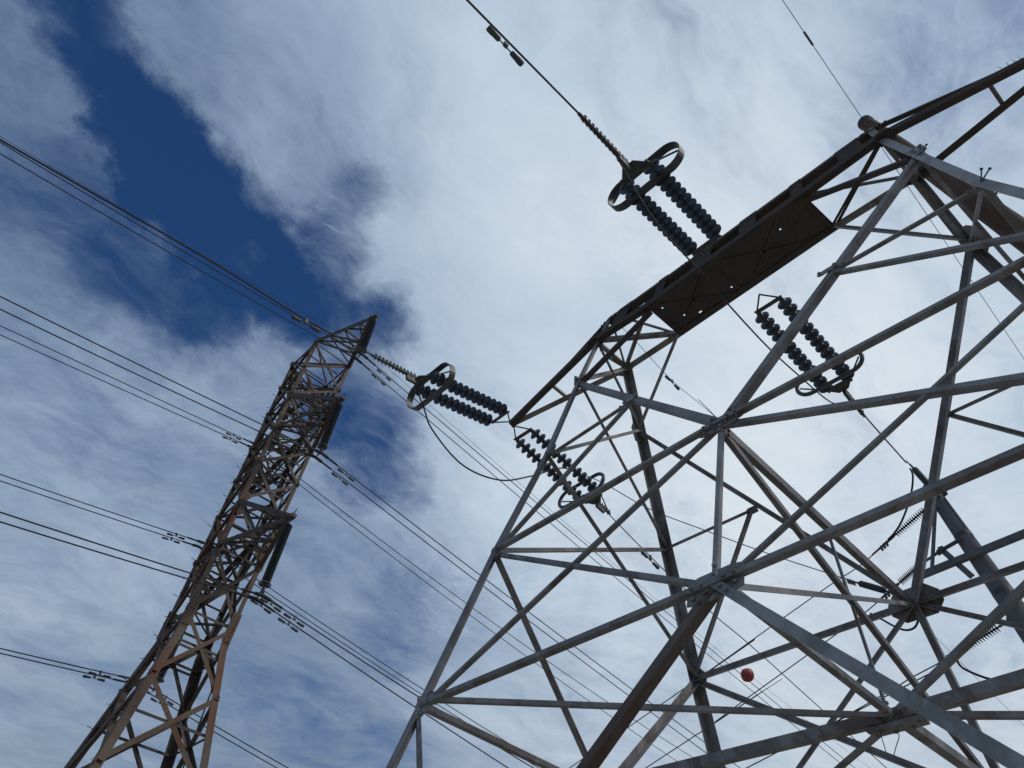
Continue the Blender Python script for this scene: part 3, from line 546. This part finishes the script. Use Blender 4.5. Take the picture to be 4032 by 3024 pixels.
PA = {'mid_front': [(0.0, -3.557, 11.503), (0.0, -4.375, 11.547), (0.0, -5.483, 11.257), (0.0, -6.487, 11.227)], 'left_front': [(-5.9, -2.769, 11.88), (-5.9, -3.693, 11.657), (-5.9, -5.073, 11.371), (-5.9, -7.027, 11.146), (-5.9, -9.973, 10.658)], 'left_back': [(-5.9, 3.376, 12.129), (-5.9, 5.359, 11.618), (-5.9, 7.621, 11.307), (-5.9, 9.495, 11.129), (-5.9, 16.073, 10.218)], 'mid_back': [(0.0, 3.678, 12.104), (0.0, 4.653, 12.195), (0.0, 6.232, 12.155)], 'mid_jump': [(0.0, -3.46, 11.386), (0.0, -2.997, 10.765), (0.0, -2.565, 10.507), (0.0, -1.97, 10.504), (0.0, -0.897, 10.38), (0.0, 0.089, 10.37), (0.0, 1.041, 10.553), (0.0, 2.286, 10.899), (0.0, 3.303, 11.664)], 'left_jump': [(-5.9, -2.652, 11.783), (-5.9, -2.282, 11.296), (-5.9, -1.962, 10.895), (-5.9, -1.121, 10.569), (-5.9, -0.139, 10.836), (-5.9, 0.769, 11.554), (-5.9, 1.885, 12.529), (-5.9, 2.969, 12.546), (-5.9, 3.328, 12.199)], 'pole1': [(3.032, 1.024, 16.106), (3.587, 1.25, 11.241)], 'ew_right': [(3.032, -2.074, 16.159), (3.032, -0.089, 16.707), (3.032, 0.904, 16.1), (3.032, 4.516, 18.117), (3.032, 5.066, 16.62), (3.032, 8.671, 15.537)], 'ew_left': [(-2.75, 0.074, 13.48), (-2.75, 0.766, 13.389), (-2.75, 1.88, 13.206), (-2.75, 3.593, 13.365), (-2.75, 5.692, 13.209)], 'ins': [[(-0.943, 6.8, 11.023), (-0.166, 6.8, 11.329), (0.298, 6.8, 11.504)], [(-1.225, 6.8, 9.974), (-0.708, 6.8, 10.191), (-0.27, 6.8, 10.316)], [(-0.703, 6.8, 8.35), (0.072, 6.8, 8.551), (0.295, 6.8, 8.615)]], 'w': [[(-1.803, 6.8, 10.669), (-2.61, 6.8, 10.474), (-4.191, 6.8, 10.03), (-5.685, 6.8, 9.601), (-6.981, 6.8, 9.237), (-8.047, 6.8, 8.947)], [(-2.16, 6.8, 9.592), (-3.522, 6.8, 9.156), (-5.1, 6.8, 8.667), (-6.24, 6.8, 8.301), (-7.85, 6.8, 7.872)], [(-0.809, 6.8, 8.331), (-1.138, 6.8, 8.24), (-1.677, 6.8, 8.129), (-2.088, 6.8, 8.018), (-3.054, 6.8, 7.795), (-3.415, 6.8, 7.71), (-4.394, 6.8, 7.521)]], 'pole2': [(0.093, 6.8, 11.821), (0.461, 6.8, 8.493)], 'xarm': [(-0.826, 6.8, 9.832), (1.108, 6.8, 9.915)], 'jumpR': [(-0.814, 6.8, 8.218), (-0.738, 6.8, 8.012), (-0.362, 6.8, 7.707), (0.07, 6.8, 7.66)], 'rod1': [(0.037, 6.5, 12.154), (0.195, 6.5, 11.444)], 'rod2': [(-1.972, 6.8, 10.281), (-1.532, 6.8, 9.926)], 'clamp3': [(-1.303, 6.8, 9.603)], 'tap': [(-5.9, 1.885, 12.529), (-5.691, 2.9, 12.647), (-4.921, 3.6, 11.882), (-4.213, 4.5, 11.489), (-3.155, 5.6, 10.879), (-2.118, 6.8, 10.409)], 'loop': [(-1.784, 6.2, 9.229), (-1.617, 6.2, 9.039), (-1.459, 6.2, 8.847), (-1.29, 6.2, 8.702), (-1.122, 6.2, 8.689), (-0.997, 6.2, 8.813), (-0.939, 6.2, 8.943)], 'bracket': [(-0.184, 6.6, 10.201), (0.201, 6.6, 10.274), (0.082, 6.6, 9.477), (-0.166, 6.6, 9.935)], 'tail': [(-0.046, 6.6, 12.272), (-0.07, 6.6, 12.044), (-0.281, 6.6, 11.617), (-0.611, 6.6, 11.18), (-0.862, 6.6, 10.954), (-1.048, 6.6, 10.853)], 'loose': [[(-0.206, 0.1, 4.551), (-0.208, 0.1, 4.48), (-0.21, 0.1, 4.385)], [(-0.043, 0.1, 4.545), (-0.051, 0.1, 4.497), (-0.103, 0.1, 4.427), (-0.157, 0.1, 4.349)]], 'damp_mid': [(0.0, -5.793, 11.168)], 'damp_left': [(-5.9, -5.051, 11.365)], 'damp_leftb': [(-5.9, 4.928, 11.698)], 'damp_ew': [(3.032, 0.072, 16.763)], 'damp_ewl': [(-2.75, 1.831, 13.21)], 'rings': [(0.0, -2.814, 11.936), (-5.9, -2.235, 11.942), (-5.9, 2.372, 12.163), (0.0, 3.062, 12.361)], 'anch': [(0.0, -1.06, 11.955), (-5.88, -0.045, 12.604), (-5.88, 0.09, 12.574), (0.0, 0.606, 12.435)], 'ends': [(0.0, -3.255, 11.633), (-5.9, -2.592, 11.892), (-5.9, 2.953, 12.179), (0.0, 3.641, 12.351)], 'clamps': [(0.0, -4.375, 11.547), (-5.9, -3.66, 11.659), (-5.9, 3.427, 12.118), (0.0, 4.393, 12.158)]}
def ext(pts, n):   # carry a wire on beyond the frame along its last direction
    a, b = V(pts[-2]), V(pts[-1]); return [V(p) for p in pts] + [b + (b - a).normalized()*n]
mf = [CLP[0], PA['mid_front'][1], PA['mid_front'][3]]; wire_obj('conductor', ext(mf, 14), .015, 'single wire climbing from the upper disc string to the top edge', group='wires of the near tower')
wire_obj('conductor', ext([EN[1]] + PA['left_front'][1:], 15), .016, 'thick wire from the arm tip strings passing in front of the rusty tower top', group='wires of the near tower')
wire_obj('conductor', ext([EN[2]] + PA['left_back'][1:], 40), .014, 'wire running down from strings behind the left leg', group='wires of the near tower')
wire_obj('conductor', [EN[3]] + PA['mid_back'][1:], .015, 'short taut wire from the lower strings to the grey pole', group='wires of the near tower')
wire_obj('jumper_cable', PA['mid_jump'], .013, 'jumper looping under the plated crossarm between its two strings', 'cable', 'jumpers of the near tower', 'cable')
wire_obj('jumper_cable', PA['left_jump'], .017, 'jumper drooping in a deep loop below the crossarm tip', 'cable', 'jumpers of the near tower', 'cable')
for k, (p, ax, lab, s) in enumerate([((0.0, -5.793, 11.168), (0, -1, 0.0), 'long damper on the single wire near the top edge of the photo', 1.05), ((-5.9, -5.051, 11.365), (0, -1, -0.2), 'grey damper on the thick wire above the rusty tower top', 0.95), ((-5.9, 4.928, 11.698), (0, 1, -0.2), 'small damper on the wire below the left crossarm strings', 1.1), ((-2.75, 1.831, 13.21), (0, 1, -0.1), 'small damper on the thin wire below the left crossarm end', 0.8)]): damper(p, ax, lab, s, 'vibration dampers on the near tower wires', .17)
# clamps where the jumpers leave
# ------------------------------------------------------------------ marker ball
c = V((-17.15, 30.25, 21.957)); root = thing('marker_ball', c, 'red aircraft warning ball on a distant wire', 'marker ball')
ax = (wz('sh', 29.74+.3) - wz('sh', 29.74-.3)).normalized()
bm = BM(); R_ = 0.388
add_lathe(bm, c - ax*R_, ax, [(0, 0)] + [(R_*math.sin(math.pi*i/14), R_*(1 - math.cos(math.pi*i/14))) for i in range(1, 14)] + [(0, 2*R_)], 24); obj('shell', bm, 'ball', root, smooth=True)
bm = BM(); add_lathe(bm, c - ax*.02, ax, [(R_*1.0, 0), (R_*1.05, .0), (R_*1.05, .04), (R_*1.0, .04)], 24); obj('seam_flange', bm, 'ball', root)
bm = BM(); add_cyl(bm, c - ax*R_*1.12, c - ax*R_*.9, R_*.22, R_*.25, 10); add_cyl(bm, c + ax*R_*.9, c + ax*R_*1.12, R_*.25, R_*.22, 10); obj('wire_clamp', bm, 'ball', root)

# ------------------------------------------------------------------ poles behind the tower
def pole(name, top, low, r0, r1, mat, label, bands=()):
    top, low = V(top), V(low); a = (low - top).normalized(); t = top.z / -a.z; base = top + a*t
    root = thing(name, base, label, 'pole'); rnd = random.Random(5)
    bm = BM(); L = (base - top).length; prof = [(0, 0), (r0*.93, .0), (r0*1.0, .03)]
    for i in range(1, 26): f = i/25; prof.append(((r0 + (r1 - r0)*min(1, f*L/6.0))*(1 + .02*(rnd.random()-.5)), .03 + f*(L - .03)))
    prof.append((0, L)); add_lathe(bm, top, a, prof, 20); obj('shaft', bm, mat, root, smooth=True)
    for h, w, rr in bands:
        bm = BM(); add_lathe(bm, top + a*h, a, [(rr*.9, 0), (rr, 0), (rr, w), (rr*.9, w)], 20); obj('band', bm, 'fitting', root)
    return root, a
p1 = PA['pole1']; pole_a, a1_ = pole('utility_pole', p1[0], p1[1], .138, .2, 'wood', 'rusty brown round pole topped by a capped end behind the crossarm', ((.0, .09, .148), (.55, .06, .15)))
p2 = PA['pole2']; pole_b, a2_ = pole('utility_pole', p2[0], p2[1], .135, .235, 'pole_grey', 'stout grey pole with hardware and crossarm at the right edge', ((1.35, .1, .165), (2.7, .1, .185), (3.0, .06, .19)))
P2 = V(p2[0]); PD = (V(p2[1]) - P2).normalized()
def p2at(z): return P2 + PD*((P2.z - z)/-PD.z)
xa = PA['xarm']; bm = BM(); e0, e1 = V(xa[0]) + V((-.02, -.22, 0)), V(xa[1]) + V((1.1, -.22, .04)); add_box(bm, (e0+e1)/2, e1-e0, Y, Z, (e1-e0).length/2, .05, .06); obj('crossarm', bm, 'pole_grey', pole_b)
bj, bp, bq, bt = [V(v) for v in PA['bracket']]
for p, q, w, nm in ((p2at(11.2) + V((-.1, -.16, 0)), e0.lerp(e1, .12) + V((0, -.02, .05)), .03, 'crossarm_brace'), (bj, bq, .055, 'crossarm_brace'), (bt, e0 + V((0, .1, 0)), .018, 'crossarm_brace')):
    bm = BM(); add_box(bm, (p+q)/2, q-p, Y, (q-p).cross(Y), (q-p).length/2, .02, w); obj(nm, bm, 'pole_grey', pole_b)
bm = BM(); c = p2at(11.55); add_box(bm, c + V((-.02, -.17, 0)), X, Y, -PD, .07, .03, .17); add_box(bm, c + V((.17, -.02, -.75)), X, Y, -PD, .05, .08, .55); obj('equipment_box', bm, 'fitting', pole_b)
bm = BM(); add_cyl(bm, bj + (bj - bp).normalized()*.1, bp, .035, .04, 10); add_box(bm, bj, X, Y, Z, .05, .06, .05); obj('standoff_bracket', bm, 'fitting', pole_b)
def polymer(p, q, tailq, label, n=15):
    p, q = V(p), V(q); a = (q - p).normalized(); root = thing('polymer_insulator', q, label, 'insulator', 'ribbed insulators on the grey pole')
    bm = BM(); add_cyl(bm, p, q, .016, .016, 8); obj('core', bm, 'polymer', root)
    L = (q - p).length
    for i in range(n):
        c = p + a*(L*(.06 + .88*i/(n-1))); r = .085
        bm = BM(); add_lathe(bm, c, a, [(.016, -.012), (.05, -.002), (r, .012), (r, .016), (.05, .010), (.016, .012)], 16); obj('shed', bm, 'polymer', root, smooth=True)
    bm = BM(); add_cyl(bm, q, tailq, .022, .03, 8); add_cyl(bm, p - a*.1, p, .03, .022, 8); add_box(bm, V(tailq), a, Z, a.cross(Z), .06, .05, .03); obj('end_fitting', bm, 'fitting', root)
    # strain clamp on the wire side
    return root, a
ILAB = ['ribbed insulator nearest the pole top, highest of three', 'ribbed insulator between pole bracket and bolted tower joint', 'ribbed insulator lowest on the grey pole above the drooping cable']
WLB = ['thin distribution wire running left from the highest ribbed insulator', 'thin distribution wire running left from the middle ribbed insulator', 'thin distribution wire running left from the lowest ribbed insulator']
for i in range(3):
    I = PA['ins'][i]; polymer(I[0], I[1], I[2], ILAB[i]); w = [V(v) for v in PA['w'][i]]
    st = V(I[0]) + (w[0] - V(I[0]))*.15
    wire_obj('distribution_wire', ext([V(I[0])] + w, 45), .011, WLB[i], 'wire', 'distribution wires off the grey pole', per=5)
    root = thing('dead_end_clamp', w[0], ('upper', 'middle', 'lower')[i] + ' small strain clamp joining distribution wire to ribbed insulator', 'clamp', 'small strain clamps at the grey pole')
    d = (V(I[0]) - w[0]); L = d.length; d.normalize(); s0 = V(I[0]) - d*min(L*.8, .62); bm = BM(); add_cyl(bm, V(I[0]) - d*.02, s0, .03, .018, 8); obj('body', bm, 'fitting', root)
    bm = BM(); c = V(I[0]) - d*.22
    for k in range(3): add_box(bm, c - d*.07*k - Z*.03, d, Y, Z, .022, .03, .05)
    obj('keeper', bm, 'fitting', root)
for pts, lab in ((PA['rod1'], 'fat smooth dark insulator rod at the end of the short taut wire'), (PA['rod2'], 'fat smooth dark insulator rod beside the bolted back joint')):
    a, b = V(pts[0]), V(pts[1]); root = thing('rod_insulator', b, lab, 'insulator', 'smooth rod insulators at the grey pole'); L = (b-a).length; u = (b-a).normalized()
    bm = BM(); add_lathe(bm, a, u, [(0, 0), (.05, .005), (.068, .03), (.07, L*.5), (.068, L-.03), (.05, L), (0, L)], 14); obj('body', bm, 'polymer', root, smooth=True)
    bm = BM(); add_cyl(bm, a - u*.14, a, .02, .022, 8); add_cyl(bm, b, b + u*.18, .022, .03, 8)
    for k in range(4): add_box(bm, a - u*(.12 + .05*k) - Z*.03, u, Y, Z, .012, .035, .06)
    obj('end_fitting', bm, 'fitting', root)
wire_obj('tap_wire', PA['tap'], .011, 'thin tap wire crossing behind the tower to the lower rod insulator', 'wire')
wire_obj('jumper_cable', ext(PA['jumpR'], 2.5), .022, 'black cable sagging at the right edge under lowest ribbed insulator', 'cable', mat='cable')
wire_obj('jumper_cable', PA['loop'], .02, 'short hooked black cable loop below the bolted back joint', 'cable', mat='cable')
lt = PA['rod1'][0]; wire_obj('jumper_cable', PA['tail'], .02, 'black tail cable dropping from the short taut wire', 'cable', mat='cable')
for i, l in enumerate(PA['loose']): wire_obj('loose_wire', [V(l[0]) + V((0, 0, .05))] + l, .004, ('left straight', 'right curled')[i] + ' loose wire end dangling under the middle beam', 'wire', 'loose wire ends under the middle beam')
er = PA['ew_right'][2]; H3 = PA['pole1'][0]
wire_obj('shield_wire', [(3.032, -28.976, 15.596), (3.032, -13.976, 16.001), (3.032, -6.976, 16.098), (3.032, -2.976, 16.126), (3.032, -0.976, 16.134), (3.032, 0.024, 16.135), (3.032, 1.024, 16.136), (3.032, 2.024, 16.135), (3.032, 3.024, 16.134), (3.032, 5.024, 16.126), (3.032, 9.024, 16.098), (3.032, 16.024, 16.001), (3.032, 31.024, 15.596), (3.032, 46.024, 14.921)], .0065, 'thin wire passing over the capped pole top', 'wire', 'thin shield wires', smooth=False)
wire_obj('shield_wire', ext(PA['ew_left'], 30), .0065, 'thin wire leaving the left end of the crossarm top', 'wire', 'thin shield wires')
c = V((3.032, -1.176, 16.106)); root = thing('splice_sleeve', c, 'small dark twin sleeve on the thin wire above the capped pole', 'clamp')
bm = BM(); add_cyl(bm, c - Y*.16, c + Y*.16, .022, .022, 8); add_box(bm, c - Z*.05, Y, X, Z, .14, .012, .03); obj('body', bm, 'fitting', root)
bm = BM(); add_cyl(bm, c - Y*.12 - Z*.06, c + Y*.14 - Z*.06, .014, .014, 6); obj('tail', bm, 'fitting', root)
